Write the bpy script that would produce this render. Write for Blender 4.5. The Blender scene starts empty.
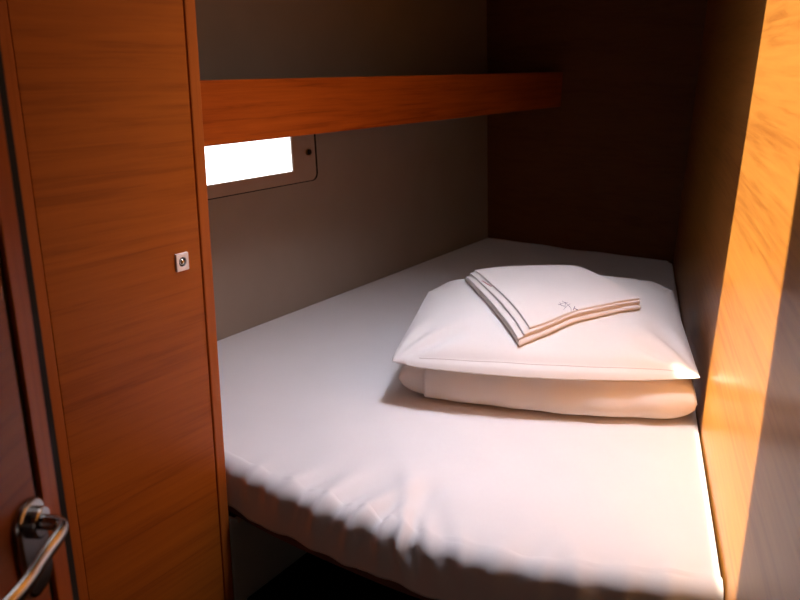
import bpy, bmesh, math, random
from mathutils import Vector, Matrix
random.seed(7)
S = bpy.context.scene
COL = S.collection
PI = math.pi

# ------------------------------------------------------------------ helpers
def lerp(a, b, t): return a + (b - a) * t
def sstep(a, b, x):
    t = max(0.0, min(1.0, (x - a) / (b - a)))
    return t * t * (3 - 2 * t)

def link(name, verts, faces, mat, parent=None, smooth=False, bevel=0.0, seg=2, subsurf=0):
    """one mesh object; verts are given in world metres, the origin sits at the base centre (or at the parent)"""
    if parent is not None:
        o0 = Vector(parent.matrix_world.translation)
        p = parent
        o0 = Vector((0, 0, 0))
        while p is not None:
            o0 += p.location
            p = p.parent
    else:
        xs = [v[0] for v in verts]; ys = [v[1] for v in verts]; zs = [v[2] for v in verts]
        o0 = Vector(((min(xs)+max(xs))/2, (min(ys)+max(ys))/2, min(zs)))
    me = bpy.data.meshes.new(name)
    me.from_pydata([tuple(Vector(v) - o0) for v in verts], [], faces)
    bm = bmesh.new(); bm.from_mesh(me)
    bmesh.ops.remove_doubles(bm, verts=bm.verts, dist=1e-6)
    bmesh.ops.recalc_face_normals(bm, faces=bm.faces)
    bm.to_mesh(me); bm.free()
    me.materials.append(mat)
    ob = bpy.data.objects.new(name, me)
    COL.objects.link(ob)
    if parent is not None: ob.parent = parent
    else: ob.location = o0
    for f in me.polygons: f.use_smooth = smooth
    if bevel > 0:
        m = ob.modifiers.new('bevel', 'BEVEL'); m.width = bevel; m.segments = seg; m.limit_method = 'ANGLE'; m.angle_limit = math.radians(40)
        m.harden_normals = False
    if subsurf:
        m = ob.modifiers.new('subd', 'SUBSURF'); m.levels = subsurf; m.render_levels = subsurf
    return ob

def empty(name, loc):
    o = bpy.data.objects.new(name, None); COL.objects.link(o)
    o.location = loc; o.empty_display_size = .05
    return o

def tag(o, label=None, cat=None, group=None, kind=None):
    if label: o['label'] = label
    if cat: o['category'] = cat
    if group: o['group'] = group
    if kind: o['kind'] = kind
    return o

class Frame:
    """local frame: origin + a along, b out, c up"""
    def __init__(s, o, a, b, c=(0, 0, 1)):
        s.o = Vector(o); s.a = Vector(a).normalized(); s.b = Vector(b).normalized(); s.c = Vector(c).normalized()
    def p(s, a, b, c): return s.o + s.a*a + s.b*b + s.c*c

def box(fr, a0, a1, b0, b1, c0, c1):
    v = [fr.p(a, b, c) for a in (a0, a1) for b in (b0, b1) for c in (c0, c1)]
    f = [(0,1,3,2), (4,6,7,5), (0,4,5,1), (2,3,7,6), (0,2,6,4), (1,5,7,3)]
    return v, f

def rrect(w0, w1, h0, h1, r, n=6):
    pts = []
    for cx, cy, a0 in ((w1-r, h1-r, 0), (w0+r, h1-r, 90), (w0+r, h0+r, 180), (w1-r, h0+r, 270)):
        for i in range(n+1):
            a = math.radians(a0 + 90*i/n)
            pts.append((cx + r*math.cos(a), cy + r*math.sin(a)))
    return pts

def prism(fr, pts, b0, b1, hole=None):
    """outline pts (a,c) extruded from b0 to b1, optional hole outline with the same point count"""
    n = len(pts)
    v = [fr.p(a, b0, c) for a, c in pts] + [fr.p(a, b1, c) for a, c in pts]
    f = [(i, (i+1) % n, n+(i+1) % n, n+i) for i in range(n)]
    if hole is None:
        f += [tuple(range(n)), tuple(range(n, 2*n))]
    else:
        v += [fr.p(a, b0, c) for a, c in hole] + [fr.p(a, b1, c) for a, c in hole]
        for i in range(n):
            j = (i+1) % n
            f += [(2*n+i, 2*n+j, 3*n+j, 3*n+i), (i, j, 2*n+j, 2*n+i), (n+i, n+j, 3*n+j, 3*n+i)]
    return v, f

def tube(path, radii, n=14, flat=None):
    """swept tube; radii: list of (ru, rv) or r"""
    path = [Vector(p) for p in path]
    v, f = [], []
    up = Vector((0, 0, 1))
    for i, p in enumerate(path):
        t = (path[min(i+1, len(path)-1)] - path[max(i-1, 0)]).normalized()
        u = t.cross(up)
        if u.length < 1e-4: u = Vector((1, 0, 0))
        u.normalize(); w = u.cross(t).normalized()
        r = radii[i] if isinstance(radii, (list, tuple)) else radii
        ru, rv = r if isinstance(r, tuple) else (r, r)
        for k in range(n):
            a = 2*PI*k/n
            v.append(p + u*ru*math.cos(a) + w*rv*math.sin(a))
    m = len(path)
    for i in range(m-1):
        for k in range(n):
            f.append((i*n+k, i*n+(k+1) % n, (i+1)*n+(k+1) % n, (i+1)*n+k))
    f += [tuple(range(n)), tuple(range((m-1)*n, m*n))]
    return v, f

def smooth_path(ctrl, n=8):
    out = []
    P = [Vector(c) for c in ctrl]
    for i in range(len(P)-1):
        p0 = P[max(i-1, 0)]; p1 = P[i]; p2 = P[i+1]; p3 = P[min(i+2, len(P)-1)]
        for k in range(n):
            t = k/n
            out.append(.5*((2*p1)+(p2-p0)*t+(2*p0-5*p1+4*p2-p3)*t*t+(3*p1-p0-3*p2+p3)*t**3))
    out.append(P[-1])
    return out

# ------------------------------------------------------------------ materials
def new_mat(name):
    m = bpy.data.materials.new(name); m.use_nodes = True
    nt = m.node_tree
    return m, nt, nt.nodes['Principled BSDF']

def wood(name, angle=0.0, vertical=False, dark=(.26, .056, .007), light=(.43, .105, .009), rough=.45, coat=.05, coat_rough=.25):
    """veneer whose grain runs along the horizontal direction at `angle` (or upright)"""
    m, nt, b = new_mat(name)
    N, L = nt.nodes, nt.links
    geo = N.new('ShaderNodeNewGeometry')
    r1 = N.new('ShaderNodeVectorRotate'); r1.rotation_type = 'Z_AXIS'; r1.inputs['Angle'].default_value = -angle
    L.new(geo.outputs['Position'], r1.inputs['Vector'])
    mp = N.new('ShaderNodeMapping')
    mp.inputs['Scale'].default_value = (60, 60, 2.2) if vertical else (2.6, 40, 62)
    L.new(r1.outputs['Vector'], mp.inputs['Vector'])
    n1 = N.new('ShaderNodeTexNoise'); n1.inputs['Scale'].default_value = 1.6; n1.inputs['Detail'].default_value = 6; n1.inputs['Roughness'].default_value = .62; n1.inputs['Distortion'].default_value = .5
    L.new(mp.outputs['Vector'], n1.inputs['Vector'])
    mp2 = N.new('ShaderNodeMapping'); mp2.inputs['Scale'].default_value = (9, 9, .5) if vertical else (.7, 6, 11)
    L.new(r1.outputs['Vector'], mp2.inputs['Vector'])
    n2 = N.new('ShaderNodeTexNoise'); n2.inputs['Scale'].default_value = 1.5; n2.inputs['Detail'].default_value = 3
    L.new(mp2.outputs['Vector'], n2.inputs['Vector'])
    mx = N.new('ShaderNodeMath'); mx.operation = 'MULTIPLY_ADD'; mx.inputs[1].default_value = .62
    L.new(n1.outputs['Fac'], mx.inputs[0])
    ml = N.new('ShaderNodeMath'); ml.operation = 'MULTIPLY'; ml.inputs[1].default_value = .38
    L.new(n2.outputs['Fac'], ml.inputs[0]); L.new(ml.outputs[0], mx.inputs[2])
    cr = N.new('ShaderNodeValToRGB')
    cr.color_ramp.elements[0].position = .34; cr.color_ramp.elements[0].color = (*dark, 1)
    cr.color_ramp.elements[1].position = .64; cr.color_ramp.elements[1].color = (*light, 1)
    e = cr.color_ramp.elements.new(.49); e.color = tuple(lerp(dark[i], light[i], .68) for i in range(3)) + (1,)
    L.new(mx.outputs[0], cr.inputs['Fac']); L.new(cr.outputs['Color'], b.inputs['Base Color'])
    bp = N.new('ShaderNodeBump'); bp.inputs['Strength'].default_value = .06; bp.inputs['Distance'].default_value = .002
    L.new(n1.outputs['Fac'], bp.inputs['Height']); L.new(bp.outputs['Normal'], b.inputs['Normal'])
    b.inputs['Roughness'].default_value = rough
    b.inputs['Coat Weight'].default_value = coat; b.inputs['Coat Roughness'].default_value = coat_rough
    b.inputs['Specular IOR Level'].default_value = .2
    return m

def cloth(name, col, rough=.95, bump=.15, scale=900, var=.04, sheen=.15):
    m, nt, b = new_mat(name)
    N, L = nt.nodes, nt.links
    tc = N.new('ShaderNodeTexCoord')
    n1 = N.new('ShaderNodeTexNoise'); n1.inputs['Scale'].default_value = scale; n1.inputs['Detail'].default_value = 2
    L.new(tc.outputs['Object'], n1.inputs['Vector'])
    n2 = N.new('ShaderNodeTexNoise'); n2.inputs['Scale'].default_value = 7; n2.inputs['Detail'].default_value = 4
    L.new(tc.outputs['Object'], n2.inputs['Vector'])
    cr = N.new('ShaderNodeValToRGB')
    cr.color_ramp.elements[0].position = .3; cr.color_ramp.elements[0].color = tuple(c*(1-var) for c in col) + (1,)
    cr.color_ramp.elements[1].position = .7; cr.color_ramp.elements[1].color = tuple(min(1, c*(1+var*.5)) for c in col) + (1,)
    L.new(n2.outputs['Fac'], cr.inputs['Fac']); L.new(cr.outputs['Color'], b.inputs['Base Color'])
    bp = N.new('ShaderNodeBump'); bp.inputs['Strength'].default_value = bump; bp.inputs['Distance'].default_value = .0006
    L.new(n1.outputs['Fac'], bp.inputs['Height']); L.new(bp.outputs['Normal'], b.inputs['Normal'])
    b.inputs['Roughness'].default_value = rough
    b.inputs['Sheen Weight'].default_value = sheen
    b.inputs['Specular IOR Level'].default_value = .15
    return m

def plain(name, col, rough=.6, metal=0.0, spec=.4, noise=.08, scale=30):
    m, nt, b = new_mat(name)
    N, L = nt.nodes, nt.links
    tc = N.new('ShaderNodeTexCoord')
    n = N.new('ShaderNodeTexNoise'); n.inputs['Scale'].default_value = scale; n.inputs['Detail'].default_value = 4
    L.new(tc.outputs['Object'], n.inputs['Vector'])
    cr = N.new('ShaderNodeValToRGB')
    cr.color_ramp.elements[0].color = tuple(c*(1-noise) for c in col) + (1,)
    cr.color_ramp.elements[1].color = tuple(min(1, c*(1+noise)) for c in col) + (1,)
    L.new(n.outputs['Fac'], cr.inputs['Fac']); L.new(cr.outputs['Color'], b.inputs['Base Color'])
    b.inputs['Roughness'].default_value = rough; b.inputs['Metallic'].default_value = metal
    b.inputs['Specular IOR Level'].default_value = spec
    return m

HULL_ANG = math.atan2(.9524, .3047)
M = {}
M['veneer_locker'] = wood('veneer_locker', HULL_ANG)
M['lipping'] = wood('lipping', 0, True, dark=(.32, .072, .009), light=(.45, .11, .015))
M['veneer_shelf'] = wood('veneer_shelf', HULL_ANG, dark=(.22, .030, .003), light=(.50, .10, .008))
M['veneer_right'] = wood('veneer_right', PI/2, dark=(.235, .078, .013), light=(.36, .142, .027), rough=.42, coat=.34, coat_rough=.24)
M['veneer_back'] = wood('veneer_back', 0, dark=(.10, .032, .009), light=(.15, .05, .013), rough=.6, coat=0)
M['veneer_door'] = wood('veneer_door', math.radians(104), dark=(.19, .045, .007), light=(.34, .085, .012), rough=.45)
M['hull'] = cloth('hull_lining', (.34, .275, .225), rough=.9, bump=.25, scale=500, var=.05, sheen=0)
M['frame'] = plain('window_trim', (.40, .28, .21), rough=.5)
M['black'] = plain('black_trim_gap_shade', (.012, .010, .009), rough=.8, spec=.2)  # black of the knob, also the painted shade of gaps and holes
M['dark'] = plain('underbed_shade', (.010, .008, .007), rough=.9, spec=.1)  # near-black puts the shade under the berth into the colour
M['base_panel'] = plain('grey_laminate', (.42, .45, .42), rough=.6)
M['chrome'] = plain('chrome', (.80, .79, .78), rough=.16, metal=1.0, noise=.03)
M['handle'] = plain('handle_steel', (.42, .41, .41), rough=.22, metal=1.0, noise=.03)
M['satin'] = plain('satin_steel', (.95, .92, .93), rough=.4, metal=.15, noise=.03)
M['ceil'] = plain('headliner', (.12, .10, .09), rough=.9, spec=.1)
M['coam'] = plain('hatch_coaming', (.10, .10, .10), rough=.8)
M['floor'] = wood('sole', 0, dark=(.04, .012, .004), light=(.09, .03, .008), rough=.6, coat=0)
M['sheet'] = cloth('sheet_cotton', (.83, .79, .79), var=.02)
M['pillow'] = cloth('pillowcase_cotton', (.85, .81, .79), var=.02)
M['linen'] = cloth('linen_cotton', (.84, .79, .77), var=.02, bump=.25, scale=700)
M['mattress'] = cloth('mattress_ticking', (.16, .07, .05), var=.05)
M['thread'] = cloth('grey_thread', (.24, .20, .26), bump=0)
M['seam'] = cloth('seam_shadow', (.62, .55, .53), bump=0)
M['red'] = cloth('red_thread', (.45, .03, .06), bump=0)

def glass():
    m, nt, b = new_mat('portlight_glass')
    N, L = nt.nodes, nt.links
    tr = N.new('ShaderNodeBsdfTransparent'); gl = N.new('ShaderNodeBsdfGlossy'); gl.inputs['Roughness'].default_value = .03
    lw = N.new('ShaderNodeLayerWeight'); lw.inputs['Blend'].default_value = .2
    mx = N.new('ShaderNodeMixShader')
    L.new(lw.outputs['Fresnel'], mx.inputs['Fac']); L.new(tr.outputs[0], mx.inputs[1]); L.new(gl.outputs[0], mx.inputs[2])
    L.new(mx.outputs[0], nt.nodes['Material Output'].inputs['Surface'])
    return m
M['glass'] = glass()

# ------------------------------------------------------------------ setting
CEIL = 1.80
D = Vector((.3047, .9524, 0)); NV = Vector((.9524, -.3047, 0))      # along the hull, into the cabin
HP = Vector((-.938, 1.547, .62))
FLARE = .06
def hull_pt(t, z, b=0): 
    p = HP + D*t + NV*(b - FLARE*(z - .62)); p.z = z
    return p
class HullFrame:
    def p(s, a, b, c): return hull_pt(a, c, b)
HF = HullFrame()

# left hull wall with the portlight cut out
T0, T1 = -2.6, 1.52
wa0, wa1, wc0, wc1 = -.03, .3135, .9985, 1.0990
ha0, ha1, hc0, hc1 = wa0-.02, wa1+.078, wc0-.02, wc1+.02
xs_ = [T0, ha0, ha1, T1]; zs_ = [0, hc0, hc1, CEIL]
v, f = [], []
for bb in (0, -.015):
    for z in zs_:
        for t in xs_: v.append(hull_pt(t, z, bb))
for k in (0, 16):
    for j in range(3):
        for i in range(3):
            if i == 1 and j == 1: continue
            a = k + j*4 + i
            f.append((a, a+1, a+5, a+4))
for a, c in ((5, 6), (6, 10), (10, 9), (9, 5)): f.append((a, c, c+16, a+16))
o = link('wall_left', v, f, M['hull']); tag(o, kind='structure')

# back bulkhead (slightly angled)
bd = Vector((.149, -.028)); 
BL = Vector((-.507, 2.894, 0)); BRt = Vector((.142, 2.771, 0))
bdir = (BRt - BL).normalized(); bn = Vector((-bdir.y, bdir.x, 0))
FB = Frame(BL, bdir, bn)
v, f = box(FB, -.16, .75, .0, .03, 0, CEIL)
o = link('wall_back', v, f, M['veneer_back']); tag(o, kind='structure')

XW = .187
W = Frame((XW, 0, 0), (0, 1, 0), (1, 0, 0))
v, f = box(W, -.9, 2.9, 0, .03, 0, CEIL)
o = link('wall_right', v, f, M['veneer_right']); tag(o, kind='structure')
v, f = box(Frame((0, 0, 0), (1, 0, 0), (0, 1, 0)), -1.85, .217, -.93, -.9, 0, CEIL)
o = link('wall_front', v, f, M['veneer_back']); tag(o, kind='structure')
v, f = box(Frame((0, 0, 0), (1, 0, 0), (0, 1, 0)), -1.85, .217, -.93, 3.1, -.03, 0)
o = link('floor', v, f, M['floor']); tag(o, kind='structure')

# ceiling with the deck hatch opening and its coaming
hx0, hx1 = -.48, .10
def hatch_y(x): return .93 + (x + .20) * .30           # near edge skewed to slant the sun strip on the right wall
hfar = 1.43
CO = .22
Q = [(hx0, hatch_y(hx0)), (hx1, hatch_y(hx1)), (hx1, hfar), (hx0, hfar)]
R_ = [(-1.85, -.93), (.217, -.93), (.217, 3.1), (-1.85, 3.1)]
v = []; f = []
for z in (CEIL, CEIL+.03): v += [(x, y, z) for x, y in R_] + [(x, y, z) for x, y in Q]
for k in (0, 8):
    for i in range(4):
        j = (i+1) % 4
        f.append((k+i, k+j, k+4+j, k+4+i))
for i in range(4): f.append((i, (i+1) % 4, 8+(i+1) % 4, 8+i))
o = link('ceiling', v, f, M['ceil']); tag(o, kind='structure')
v = [(x, y, z) for z in (CEIL, CEIL+CO) for x, y in Q]
cx, cy = sum(q[0] for q in Q)/4, sum(q[1] for q in Q)/4
v += [(cx+(x-cx)*1.06, cy+(y-cy)*1.06, z) for z in (CEIL, CEIL+CO) for x, y in Q]
f = []
for i in range(4):
    j = (i+1) % 4
    f += [(i, j, 4+j, 4+i), (8+i, 8+j, 12+j, 12+i), (4+i, 4+j, 12+j, 12+i), (i, j, 8+j, 8+i)]
o = link('trim_1', v, f, M['coam']); tag(o, kind='structure')

# portlight
w1 = empty('window_1', hull_pt(.15, .965)); tag(w1, kind='structure')
outer = rrect(-.06, .405, .9665, 1.135, .020, 8)
inner = rrect(wa0, wa1, wc0, wc1, .004, 8)
v, f = prism(HF, outer, 0, .006, inner)
link('window_frame', v, f, M['frame'], w1, bevel=.0015)
v, f = prism(HF, rrect(-.064, .4130, .9640, 1.139, .022, 8), -.001, .0045, rrect(-.058, .403, .968, 1.133, .019, 8))
link('frame_gap_shade', v, f, M['black'], w1)  # black rim stands in for the dark gap round the frame
v, f = prism(HF, rrect(wa0-.010, wa1+.010, wc0-.008, wc1+.008, .006, 8), .001, .0035)
link('window_pane', v, f, M['glass'], w1)
kc = (.378, 1.0440)
pts = [(kc[0]+.0075*math.cos(2*PI*i/20), kc[1]+.0075*math.sin(2*PI*i/20)) for i in range(20)]
v, f = prism(HF, pts, .005, .011)
kn = link('latch_knob', v, f, M['black'], w1, bevel=.001)
pts = [(kc[0]-.006+.0090*math.cos(2*PI*i/20), kc[1]+.0085*math.sin(2*PI*i/20)) for i in range(20)]
v, f = prism(HF, pts, .005, .0095)
link('collar', v, f, M['chrome'], kn)

# ------------------------------------------------------------------ hanging locker
E0 = Vector((-.607, 1.000, 0))
LF = Frame(E0, D, NV)
lk = empty('locker', LF.p(-.14, -.15, 0)); tag(lk, 'tall orange teak locker with a flush push lock beside the bed', 'locker')
DEPTH = .40
v, f = box(LF, -.30, -.001, -DEPTH, -.022, 0, CEIL-.002)
link('carcass', v, f, M['veneer_locker'], lk)
v, f = box(LF, -.0200, 0, -.024, 0, 0, CEIL-.002)
link('corner_post', v, f, M['lipping'], lk, bevel=.0025)
dr = link('door', *box(LF, -.2735, -.0228, -.021, 0, .362, CEIL-.004), M['veneer_locker'], lk, bevel=.0012)
v, f = box(LF, -.30, -.2737, -.021, .0, 0, CEIL-.002)
link('stile', v, f, M['lipping'], lk, bevel=.001)
v, f = box(LF, -.2735, -.0228, -.021, -.002, .0, .357)
link('plinth', v, f, M['veneer_locker'], lk, bevel=.001)
# push lock on the locker door
la, lc, hw = -.0600, 1.0010, .0112
sq = rrect(la-hw, la+hw, lc-.0135, lc+.0135, .0012, 6)
n = len(sq)
def oval(rx, ry, n=n):
    # same point count and ordering as rrect
    out = []
    per = n//4
    for q in range(4):
        for i in range(per):
            a = math.radians(q*90 + 90*i/(per-1)*.98)
            out.append((la + rx*math.cos(a), lc + ry*math.sin(a)))
    return out
v, f = prism(LF, sq, -.001, .0035, oval(.0068, .0075))
pl = link('lock_plate', v, f, M['satin'], dr, bevel=.0005)
v, f = prism(LF, oval(.0064, .0072), .0006, .0012)
link('lock_recess', v, f, M['black'], pl)  # black disc paints the darkness of the oval hole
dome_v, dome_f = [], []
for i in range(7):
    a = i/6*PI/2
    for k in range(18):
        b2 = 2*PI*k/18
        dome_v.append(LF.p(la + .0046*math.cos(a)*math.cos(b2), .001 + .004*math.sin(a), lc + .0054*math.cos(a)*math.sin(b2)))
for i in range(6):
    for k in range(18): dome_f.append((i*18+k, i*18+(k+1) % 18, (i+1)*18+(k+1) % 18, (i+1)*18+k))
link('lock_button', dome_v, dome_f, M['chrome'], pl, smooth=True)

# ------------------------------------------------------------------ hull shelf
OFF = .232
SF = Frame(E0 - NV*OFF, D, NV)
sh = empty('shelf', SF.p(.9, -.08, 1.14)); tag(sh, 'long orange teak shelf with a deep fascia above the hull window', 'shelf')
ta, tb = .085, 1.872
v, f = box(SF, ta, tb, -.018, 0, 1.1300, 1.2500)
link('fascia', v, f, M['veneer_shelf'], sh, bevel=.0025)
# shelf board follows the hull
v = []
for z in (1.140, 1.154):
    v += [SF.p(ta, -.018, z), SF.p(tb, -.018, z)]
    a = SF.p(tb, 0, z); b_ = SF.p(ta, 0, z)
    tt = lambda P: (P - HP).dot(D)
    v += [hull_pt(tt(a), z, .001), hull_pt(tt(b_), z, .001)]
f = [(0,1,2,3), (4,5,6,7), (0,1,5,4), (1,2,6,5), (2,3,7,6), (3,0,4,7)]
link('shelf_board', v, f, M['hull'], sh)

# ------------------------------------------------------------------ cabin door, swung open, with its lever handle
DN = Vector((.97, .245, 0)).normalized(); DL = Vector((DN.y, -DN.x, 0))
F0 = Vector((-.4835, .505, 0))
DF = Frame(F0, DL, DN)
d1 = empty('door_1', DF.p(.3, -.02, .02)); tag(d1, kind='structure')
v, f = box(DF, .0470, .62, -.032, 0, .02, CEIL-.03)
leaf = link('door_leaf', v, f, M['veneer_door'], d1, bevel=.001)
v, f = box(DF, .0110, .0360, -.032, 0.0003, .02, CEIL-.03)
link('edge_lipping', v, f, M['lipping'], d1, bevel=.001)
v, f = box(DF, .03, .05, -.030, -.004, .02, CEIL-.03)
link('groove', v, f, M['black'], d1)  # black filler puts the groove's shade into the colour
v, f = box(DF, -.0005, .0109, -.030, -.0002, .02, CEIL-.03)
link('edge_gap_shade', v, f, M['black'], d1)  # black strip stands in for the shadow gap between door and locker
hd = empty('door_handle', (0, 0, 0)); hd.parent = d1; hd.location = DF.p(.065, 0, .90) - d1.location
RZ = .905
plate = rrect(.045, .089, RZ-.066, RZ+.026, .019, 8)
v, f = prism(DF, plate, -.0005, .007)
link('rose_plate', v, f, M['handle'], hd, bevel=.003, seg=3)
pts = [(.064+.014*math.cos(2*PI*i/24), RZ+.004+.014*math.sin(2*PI*i/24)) for i in range(24)]
v, f = prism(DF, pts, .006, .014)
link('spindle_collar', v, f, M['handle'], hd, bevel=.002)
path = smooth_path([DF.p(.064, .008, RZ+.004), DF.p(.062, .022, RZ+.003), DF.p(.064, .0285, RZ+.001), DF.p(.074, .0320, RZ-.001), DF.p(.10, .0320, RZ-.003), DF.p(.135, .034, RZ-.004), DF.p(.165, .031, RZ-.005), DF.p(.178, .029, RZ-.006)], 7)
rad = []
for i in range(len(path)):
    u = i/(len(path)-1)
    rad.append((lerp(.0068, .0045, sstep(.2, .5, u)), lerp(.0068, .0085, sstep(.2, .5, u))))
rad[-1] = (.002, .004)
v, f = tube(path, rad, 16)
link('lever', v, f, M['handle'], hd, smooth=True)

# ------------------------------------------------------------------ bed base
bb = empty('bed_base', (-.2, 1.4, 0)); tag(bb, 'grey laminate bed base with its recess coloured near-black as shadow under the overhanging mattress', 'bed base')
v, f = prism(LF, [(.002, 0), (1.6, 0), (1.6, .4995), (.022, .4995), (.018, .510), (.002, .518)], -.02, -.0006)
link('side_panel', v, f, M['base_panel'], bb, bevel=.001)
X = Frame((0, 0, 0), (1, 0, 0), (0, 1, 0))
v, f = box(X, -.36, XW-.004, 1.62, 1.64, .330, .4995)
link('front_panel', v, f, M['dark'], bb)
# step under the berth, coloured near-black for the shade there
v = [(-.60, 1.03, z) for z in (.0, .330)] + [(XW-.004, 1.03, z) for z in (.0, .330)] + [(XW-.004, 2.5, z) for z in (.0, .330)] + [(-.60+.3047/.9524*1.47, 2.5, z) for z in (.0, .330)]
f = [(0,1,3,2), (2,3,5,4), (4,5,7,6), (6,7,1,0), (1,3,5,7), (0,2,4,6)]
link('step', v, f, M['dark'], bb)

# ------------------------------------------------------------------ mattress + sheet
ZT = .62; RR = .026
FE = [(-1.06, 1.205), (-.85, 1.120), (-.70, 1.066), (-.644, 1.040), (-.555, 1.004), (-.461, .974), (-.361, .947), (-.271, .925), (-.165, .909), (-.116, .907), (-.032, .912), (.049, .924), (.128, .936), (.19, .948)]
def yfront(x):
    if x <= FE[0][0]: return FE[0][1]
    for (x0, y0), (x1, y1) in zip(FE, FE[1:]):
        if x <= x1: return lerp(y0, y1, (x-x0)/(x1-x0))
    return FE[-1][1]
def yfs(x): return sum(yfront(x + k*.012) for k in range(-3, 4))/7
def yback(x): return BL.y + (x - BL.x)*bdir.y/bdir.x - .006
def xleft(y): return max(-1.055, HP.x + .009 + (y - HP.y)*D.x/D.y)
XR = XW - .003
# creases that run over the front edge: x, strength, width, lean, reach onto the top
CR = [(-.605, .0022, .012, .10, .03), (-.563, .0040, .012, .25, .05), (-.525, .0020, .008, .1, .03), (-.492, .0046, .013, .35, .09), (-.452, .0026, .008, .55, .04),
      (-.418, .0066, .013, .30, .10), (-.384, .0034, .007, .60, .05), (-.352, .0078, .012, .45, .13), (-.330, .0030, .006, .2, .04), (-.300, .0058, .009, .15, .06), (-.268, .0086, .010, -.20, .11),
      (-.222, .0030, .014, -.55, .16), (-.172, .0022, .012, -.3, .05), (-.125, .0034, .017, .25, .08), (-.06, .0020, .012, .1, .05), (-.01, .0026, .016, -.2, .07), (.055, .0018, .012, .2, .04), (.11, .0022, .014, .1, .05)]
def crease(x, d):
    """d: distance inward from the front edge (negative = down the skirt)"""
    h = 0
    for cx_, amp, w, lean, reach in CR:
        cx2 = cx_ + lean*d
        ww = w*(1 + max(0, d)*5)
        g = math.exp(-((x - cx2)/ww)**2) - .6*math.exp(-((x - cx2 - 1.9*ww)/ww)**2)
        win = math.exp(-(max(0, d)/reach)**2) * (1 if d > 0 else math.exp(-(d/.035)**2))
        h += 1.7*amp*g*win
    return h
def soft(x, y):
    return .0016*math.sin(9*x+3*y+1)*math.sin(6*y-2*x) + .0012*math.sin(23*x-7*y)*math.sin(15*y+4*x+.6) + .0008*math.sin(41*x+29*y)
NS, NT_, NR, NK = 230, 110, 10, 12
v, f = [], []
HEM = .520
for i in range(NS+1):
    s = i/NS
    x = lerp(-1.05, XR, s)
    for _ in range(8): x = lerp(xleft(yfs(x)), XR, s)
    yf = yfs(x)
    dy = (yfs(x+.01) - yfs(x-.01))/.02
    nf = Vector((dy, -1, 0)).normalized()
    xb = x
    for _ in range(8): xb = lerp(xleft(yback(xb)), XR, s)
    yb = yback(xb)
    pin = Vector((x, yf, 0)) - nf*RR*.75            # inset line where the roll starts
    col_ = []
    for j in range(NT_+1):
        q = j/NT_; q = 1 - (1-q)**1.5
        y = lerp(yb, pin.y, q)
        xx = lerp(lerp(xleft(y), XR, s), pin.x, q**3)
        dl = max(0, xx - xleft(y)); drr = max(0, XR - xx); db = max(0, yb - y)
        z = ZT
        for dd, r in ((dl, .008), (drr, .010), (db, .010)):
            if dd < r: z -= r*(1 - math.sqrt(max(0, 1 - (1 - dd/r)**2)))
        # rounded back corner at the right wall
        rc = .07
        if drr < rc and db < rc:
            ex = math.hypot(rc-drr, rc-db) - rc
            if ex > 0: z -= min(.05, ex*1.6)
        d = (y - pin.y)
        # the long pull line from the middle of the front edge
        z += crease(xx, d + .03) + soft(xx, y)*sstep(0, .05, min(dl, drr))*(1 - sstep(-.52, -.44, xx)*sstep(1.24, 1.34, y)*(1-sstep(1.95, 2.05, y)))
        col_.append(Vector((xx, y, z)))
    for j in range(1, NR+1):
        a = j/NR*PI/2
        d = .03*(1 - j/NR)
        off = crease(x, d)
        rr_ = RR + off
        col_.append(Vector((pin.x, pin.y, ZT-RR)) + nf*rr_*math.sin(a) + Vector((0, 0, rr_*math.cos(a))))
    for j in range(1, NK+1):
        k = j/NK
        z = lerp(ZT-RR, HEM + .0025*math.sin(37*x) + .0015*math.sin(91*x+1), k)
        off = RR + crease(x, -k*.05)*(1 - .35*k) - .006*k*k + .0012*math.sin(60*x+3*k)
        col_.append(Vector((pin.x, pin.y, z)) + nf*off)
    col_.append(col_[-1] - nf*.010 + Vector((0, 0, .002)))
    v += col_
    NC = len(col_)
for i in range(NS):
    for j in range(NC-1):
        a = i*NC + j
        f.append((a, a+1, a+NC+1, a+NC))
# mattress core below the sheet
mv, mf = [], []
NM = 60
ring = []
for i in range(NM+1):
    s = i/NM
    x = lerp(xleft(yfs(-1.04)+.02)+.012, XR-.004, s)
    ring.append((x, yfs(x) + .010))
for i in range(NM, -1, -1):
    s = i/NM
    xb = lerp(-.488, XR-.004, s)
    ring.append((xb, yback(xb) - .02))
nr = len(ring)
for z in (.500, .572):
    mv += [(x, y, z) for x, y in ring]
mf = [(i, (i+1) % nr, nr+(i+1) % nr, nr+i) for i in range(nr)]
for k in (0, nr):
    for i in range(NM): mf.append((k+i, k+i+1, k+nr-2-i, k+nr-1-i))
mat_ = link('mattress', mv, mf, M['mattress'])
tag(mat_, 'thick berth mattress wrapped in a creased white fitted sheet, filling the bed space', 'mattress')
link('fitted_sheet', v, f, M['sheet'], mat_, smooth=True)['label'] = 'white cotton fitted sheet with puckered front edge'

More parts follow.
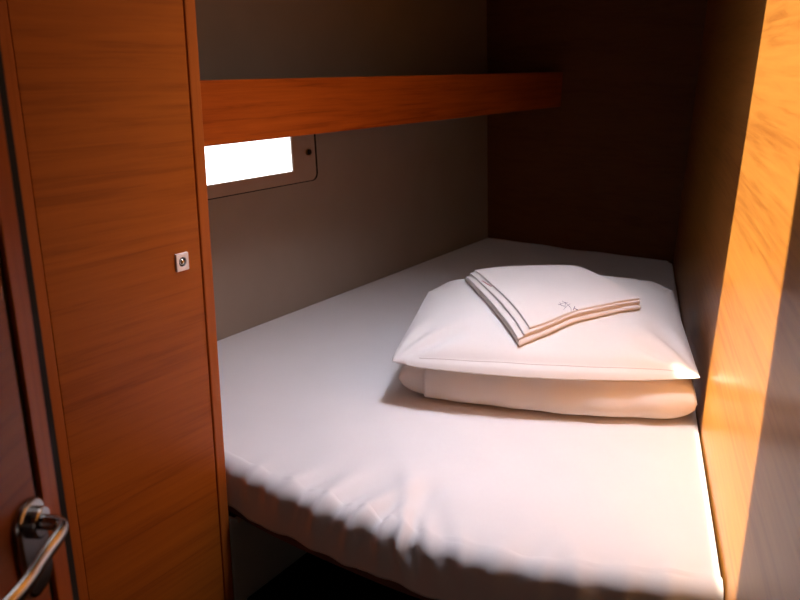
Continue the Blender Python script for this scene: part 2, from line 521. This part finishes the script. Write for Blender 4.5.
# ------------------------------------------------------------------ pillows
def bil(c, s, t):
    a = (s+1)/2; b = (t+1)/2
    return [lerp(lerp(c[0][i], c[1][i], a), lerp(c[3][i], c[2][i], a), b) for i in range(len(c[0]))]
UP = [(-.413, 1.303, .722), (.173, 1.428, .722), (.14, 1.94, .742), (-.445, 1.73, .74)]
ZLOW = .7075
def up_pt(s, t, top=True, wr=True):
    s2 = s*(1 - .012*(1-t*t)*abs(s)**3)
    t2 = t*(1 - (.03 if t > 0 else -.14)*(1-s*s)*abs(t)**3)
    if s < 0 and t < 0: s2 *= 1 - .020*abs(s*t)**8; t2 *= 1 - .035*abs(s*t)**8
    x, y, z = bil(UP, s2, t2)
    e = max(0, (1-abs(s)**2.8))**.6*max(0, (1-abs(t)**(3.2 if t > 0 else 2.6)))**.55
    if top:
        h = .083*e
        if wr:
            h += .0012*math.sin(5*s+2.2*t)*math.sin(4.1*t-1.3*s)*e
            # dimples radiating from the corners and along the hem
            for cs, ct in ((-1, -1), (1, -1), (-1, 1), (1, 1)):
                r = math.hypot(s-cs, t-ct); an = math.atan2(t-ct, s-cs)
                h += .0055*math.sin(an*11 + cs)*math.exp(-((r-.32)/.22)**2)*min(1, e*2)
            h += .0018*math.sin(17*s+2*math.sin(3*t))*math.exp(-((t+.72)/.2)**2)*min(1, e*3)
            # stitched hem line just behind the front edge
            h -= .0050*math.exp(-((t+.955)/.024)**2)*sstep(-.9, -.75, s)*(1-sstep(.93, .99, s))
        return x, y, z + h
    return x, y, lerp(z, ZLOW + .0035, min(1, e*2.4))
def pillow_mesh(fn, n, m):
    v, f = [], []
    idx = {}
    def warp(u): return math.sin(u*PI/2)*.55 + u*.45
    for k, top in enumerate((True, False)):
        for j in range(m+1):
            for i in range(n+1):
                s = warp(i/n*2-1); t = warp(j/m*2-1)
                v.append(fn(s, t, top))
        o_ = k*(n+1)*(m+1)
        for j in range(m):
            for i in range(n):
                a = o_ + j*(n+1)+i
                f.append((a, a+1, a+n+2, a+n+1))
    return v, f
v, f = pillow_mesh(up_pt, 120, 90)
pu = link('pillow', v, f, M['pillow'], smooth=True)
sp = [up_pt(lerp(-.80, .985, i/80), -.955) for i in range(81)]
v, f = tube([(p[0], p[1], p[2]-.0003) for p in sp], .0008, 6)  # darker tube carries the hem's thin shadow in its colour
link('hem_seam', v, f, M['seam'], pu, smooth=True)['label'] = 'stitched hem line, tinted darker for its thin shadow'
tag(pu, 'plump white pillow on top of the other pillow, under the folded linen', 'pillow', 'stacked white pillows')

LO = [(-.412, 1.366, .664), (.176, 1.432, .664), (.145, 1.93, .665), (-.43, 1.74, .665)]
def lo_pt(s, t, top=True, grow=0.0, flat=False):
    s2 = s*(1 - .01*(1-t*t)*abs(s)**3)
    t2 = t*(1 - (.02 if t > 0 else -.16)*(1-s*s)*abs(t)**3)
    x, y, z = bil(LO, s2, t2)
    e = max(0, (1-abs(s)**14))**.5*max(0, (1-abs(t)**16))**.5
    cr = .0018*math.sin(13*s+1)*math.exp(-((t+.9)/.12)**2)*(1-e) + .0016*math.sin(7*s-3)*math.exp(-((t+.95)/.1)**2)
    if top: return x, y + cr, min(ZLOW, z + (.046+grow)*e) + grow*.3
    return x, y + cr, max(ZT + .0020, z - (.042+grow)*e)
v, f = pillow_mesh(lambda s, t, top: lo_pt(s, t, top), 110, 80)
pw = link('pillow', v, f, M['pillow'], smooth=True)
tag(pw, 'flatter white pillow lying directly on the sheet beneath the upper pillow', 'pillow', 'stacked white pillows')
# folded-over end of its case: a band wrapped round the front, ending short of the left end
v, f = [], []
nb, ns = 40, 90
for i in range(ns+1):
    s = lerp(-.800, .985, i/ns)
    for j in range(nb+1):
        u = j/nb*2 - 1                      # -1 under, +1 top
        t = -1 + (abs(u)**1.6)*.55
        x, y, z = lo_pt(s, t, u > 0)
        c = lo_pt(s, -.5, True)
        k = (1-abs(u))
        out = .0085*(1 - abs(u)**6)
        zz = z + (.0012 if u > 0 else -.001)*(1-k)
        # a soft fold line along the upper third
        out += .0040*math.exp(-((u-.34)/.08)**2) - .0035*math.exp(-((u-.20)/.07)**2) + .0018*math.sin(19*s+4*u)*math.exp(-(u/.5)**2)
        v.append((x, y - out, max(ZT+.0010, zz)))
for i in range(ns):
    for j in range(nb):
        a = i*(nb+1)+j
        f.append((a, a+1, a+nb+2, a+nb+1))
cf = link('case_flap', v, f, M['pillow'], pw, smooth=True)
m = cf.modifiers.new('thick', 'SOLIDIFY'); m.thickness = .0016; m.offset = 0

# ------------------------------------------------------------------ folded linen on the upper pillow
def up_top(x, y):
    s = t = 0.
    for _ in range(40):
        px, py, _z = up_pt(s, t, True, True)
        ex, ey = x-px, y-py
        s += ex/.30*.8; t += (ey - ex*.3)/.23*.8
        s = max(-1, min(1, s)); t = max(-1, min(1, t))
    return up_pt(s, t, True, True)[2] + .0012
TA, TB, TC, TD = (-.336, 1.640), (-.092, 1.725), (.056, 1.578), (-.168, 1.360)
def plan(a, b):                                        # a: left->right, b: back->front
    x = lerp(lerp(TA[0], TB[0], a), lerp(TD[0], TC[0], a), b)
    y = lerp(lerp(TA[1], TB[1], a), lerp(TD[1], TC[1], a), b)
    # the front edge bows a little, the left edge swings in an S
    k = b*b*4*a*(1-a)*.010
    x += k*.3; y -= k*.2
    sw = (1-a)**2*math.sin(b*PI*1.0)*.012
    x -= sw*.9; y -= sw*.5
    return x, y
from functools import lru_cache
@lru_cache(None)
def base_z(ka, kb):
    x, y = plan(ka/40, kb/40)
    return up_top(x, y)
def bz(a, b):
    a = max(0, min(1, a))*40; b = max(0, min(1, b))*40
    i = min(39, int(a)); j = min(39, int(b)); u = a-i; w = b-j
    return lerp(lerp(base_z(i, j), base_z(i+1, j), u), lerp(base_z(i, j+1), base_z(i+1, j+1), u), w)
def layer(name, a0, a1, b0, b1, off, th, parent, mat, lift=0.0, na=56, nbb=44):
    v, f = [], []
    def warp(u): u = u*2-1; return (math.sin(u*PI/2)*.6+u*.4+1)/2
    for top in (1, 0):
        for j in range(nbb+1):
            for i in range(na+1):
                u, w = warp(i/na), warp(j/nbb)
                a = lerp(a0, a1, u); b = lerp(b0, b1, w)
                x, y = plan(a, b)
                da = min(u*(a1-a0), (1-u)*(a1-a0))*.33; db = min(w*(b1-b0), (1-w)*(b1-b0))*.36
                r = th/2
                e = 1.0
                for d in (da, db):
                    if d < r: e *= math.sqrt(max(0, 1-(1-d/r)**2))
                mid = bz(a, b) + off + r + lift*sstep(.3, 1, w)*sstep(.0, .5, u) + .0012*math.sin(9*a+5*b)*math.sin(7*b)
                v.append((x, y, mid + (r*e if top else -r*e)))
    nn = (na+1)*(nbb+1)
    for k in (0, nn):
        for j in range(nbb):
            for i in range(na):
                q = k + j*(na+1)+i
                f.append((q, q+1, q+na+2, q+na+1))
    return link(name, v, f, mat, parent, smooth=True)
tw = empty('folded_linen', (plan(.5, .5)[0], plan(.5, .5)[1], bz(.5, .5)))
tag(tw, 'neatly folded white linen with a small stitched monogram, lying on the pillows', 'linen')
layer('fold', 0, 1, 0, 1, .0012, .0095, tw, M['linen'])
layer('fold', .004, .995, .002, .985, .0105, .0045, tw, M['linen'])
layer('fold', .045, .998, -.01, .988, .0152, .0052, tw, M['linen'])
layer('fold', .090, 1.0, -.02, .975, .0206, .0045, tw, M['linen'])
TOPZ = .0206 + .0045
# stitched monogram near the front edge, red stitching on the left edge
def stroke(name, pts, off, r, mat, parent):
    P = []
    for a, b in pts:
        x, y = plan(a, b)
        P.append(Vector((x, y, bz(a, b) + off + .0012*math.sin(9*a+5*b)*math.sin(7*b))))
    return tube(P, r, 6)
def merge(parts):
    v, f = [], []
    for pv, pf in parts:
        k = len(v); v += pv; f += [tuple(i+k for i in q) for q in pf]
    return v, f
mono = [
 [(.375, .850), (.392, .885), (.399, .914)], [(.420, .827), (.428, .875), (.424, .926)], [(.372, .862), (.410, .855), (.443, .866)],
 [(.372, .928), (.405, .905), (.450, .886)], [(.395, .838), (.385, .880), (.405, .895), (.432, .850)], [(.428, .912), (.420, .945), (.402, .975)],
]
k_mark = [[(.456, .934), (.440, .950), (.424, .966)], [(.440, .948), (.446, .966), (.452, .978)]]
v, f = merge([stroke('', s_, TOPZ,   .00042, None, None) for s_ in mono] + [stroke('', s_, TOPZ, .0009, None, None) for s_ in k_mark])
link('monogram', v, f, M['thread'], tw)['label'] = 'small grey stitched monogram'
v, f = merge([stroke('', [(.062+.004*i, .27+.03*i), (.072+.004*i, .29+.03*i)], .0152+.0054, .0008, None, None) for i in range(5)])
link('red_stitching', v, f, M['red'], tw)['label'] = 'short row of red stitching'

# ------------------------------------------------------------------ light
world = bpy.data.worlds.new('world'); S.world = world; world.use_nodes = True
bg = world.node_tree.nodes['Background']; bg.inputs['Color'].default_value = (.93, .96, 1, 1); bg.inputs['Strength'].default_value = 3.0

sun = bpy.data.lights.new('sun', 'SUN'); sun.energy = 30; sun.angle = math.radians(1.3); sun.color = (1.0, .90, .66)
so = bpy.data.objects.new('sun', sun); COL.objects.link(so)
tan = (CEIL + CO - .622)/(XW - hx0)
so.rotation_euler = Vector((1, 0.0, -tan)).to_track_quat('-Z', 'Y').to_euler()
so.location = (-1.5, 1.2, 4)

ar = bpy.data.lights.new('hatch_sky', 'AREA'); ar.shape = 'RECTANGLE'; ar.size = .16; ar.size_y = .24; ar.energy = 3.2; ar.spread = math.radians(78); ar.color = (.86, .85, 1.0)
ao = bpy.data.objects.new('hatch_sky', ar); COL.objects.link(ao); ao.location = (.005, 1.085, CEIL+CO-.01)
ao.rotation_euler = Vector((-.16, .06, -1)).to_track_quat('-Z', 'Y').to_euler()

sl = bpy.data.lights.new('added_fill', 'AREA'); sl.shape = 'RECTANGLE'; sl.size = .5; sl.size_y = .7; sl.energy = .5; sl.color = (1.0, .90, .84)  # added fill behind the camera, lifts the sheet skirt and base panel
sa = bpy.data.objects.new('added_fill', sl); COL.objects.link(sa); sa.location = (-.05, -.80, .95)
sa.rotation_euler = Vector((-.1, 1, -.1)).to_track_quat('-Z', 'Y').to_euler()

# ------------------------------------------------------------------ camera
cam = bpy.data.cameras.new('camera'); co = bpy.data.objects.new('camera', cam); COL.objects.link(co)
cam.sensor_width = 36; cam.lens = 33.75; cam.clip_start = .02
fw = Vector((-.2731, .9104, -.3107)).normalized(); r = Vector((.9563, .292, .0149)); r = (r - fw*r.dot(fw)).normalized(); u = r.cross(fw)
co.matrix_world = Matrix(((r.x, u.x, -fw.x, 0), (r.y, u.y, -fw.y, 0), (r.z, u.z, -fw.z, 1.30), (0, 0, 0, 1)))
cam.dof.use_dof = True; cam.dof.focus_distance = 1.42; cam.dof.aperture_fstop = 6.5
S.camera = co

S.view_settings.view_transform = 'Standard'
S.view_settings.look = 'None'
S.view_settings.exposure = 0.0
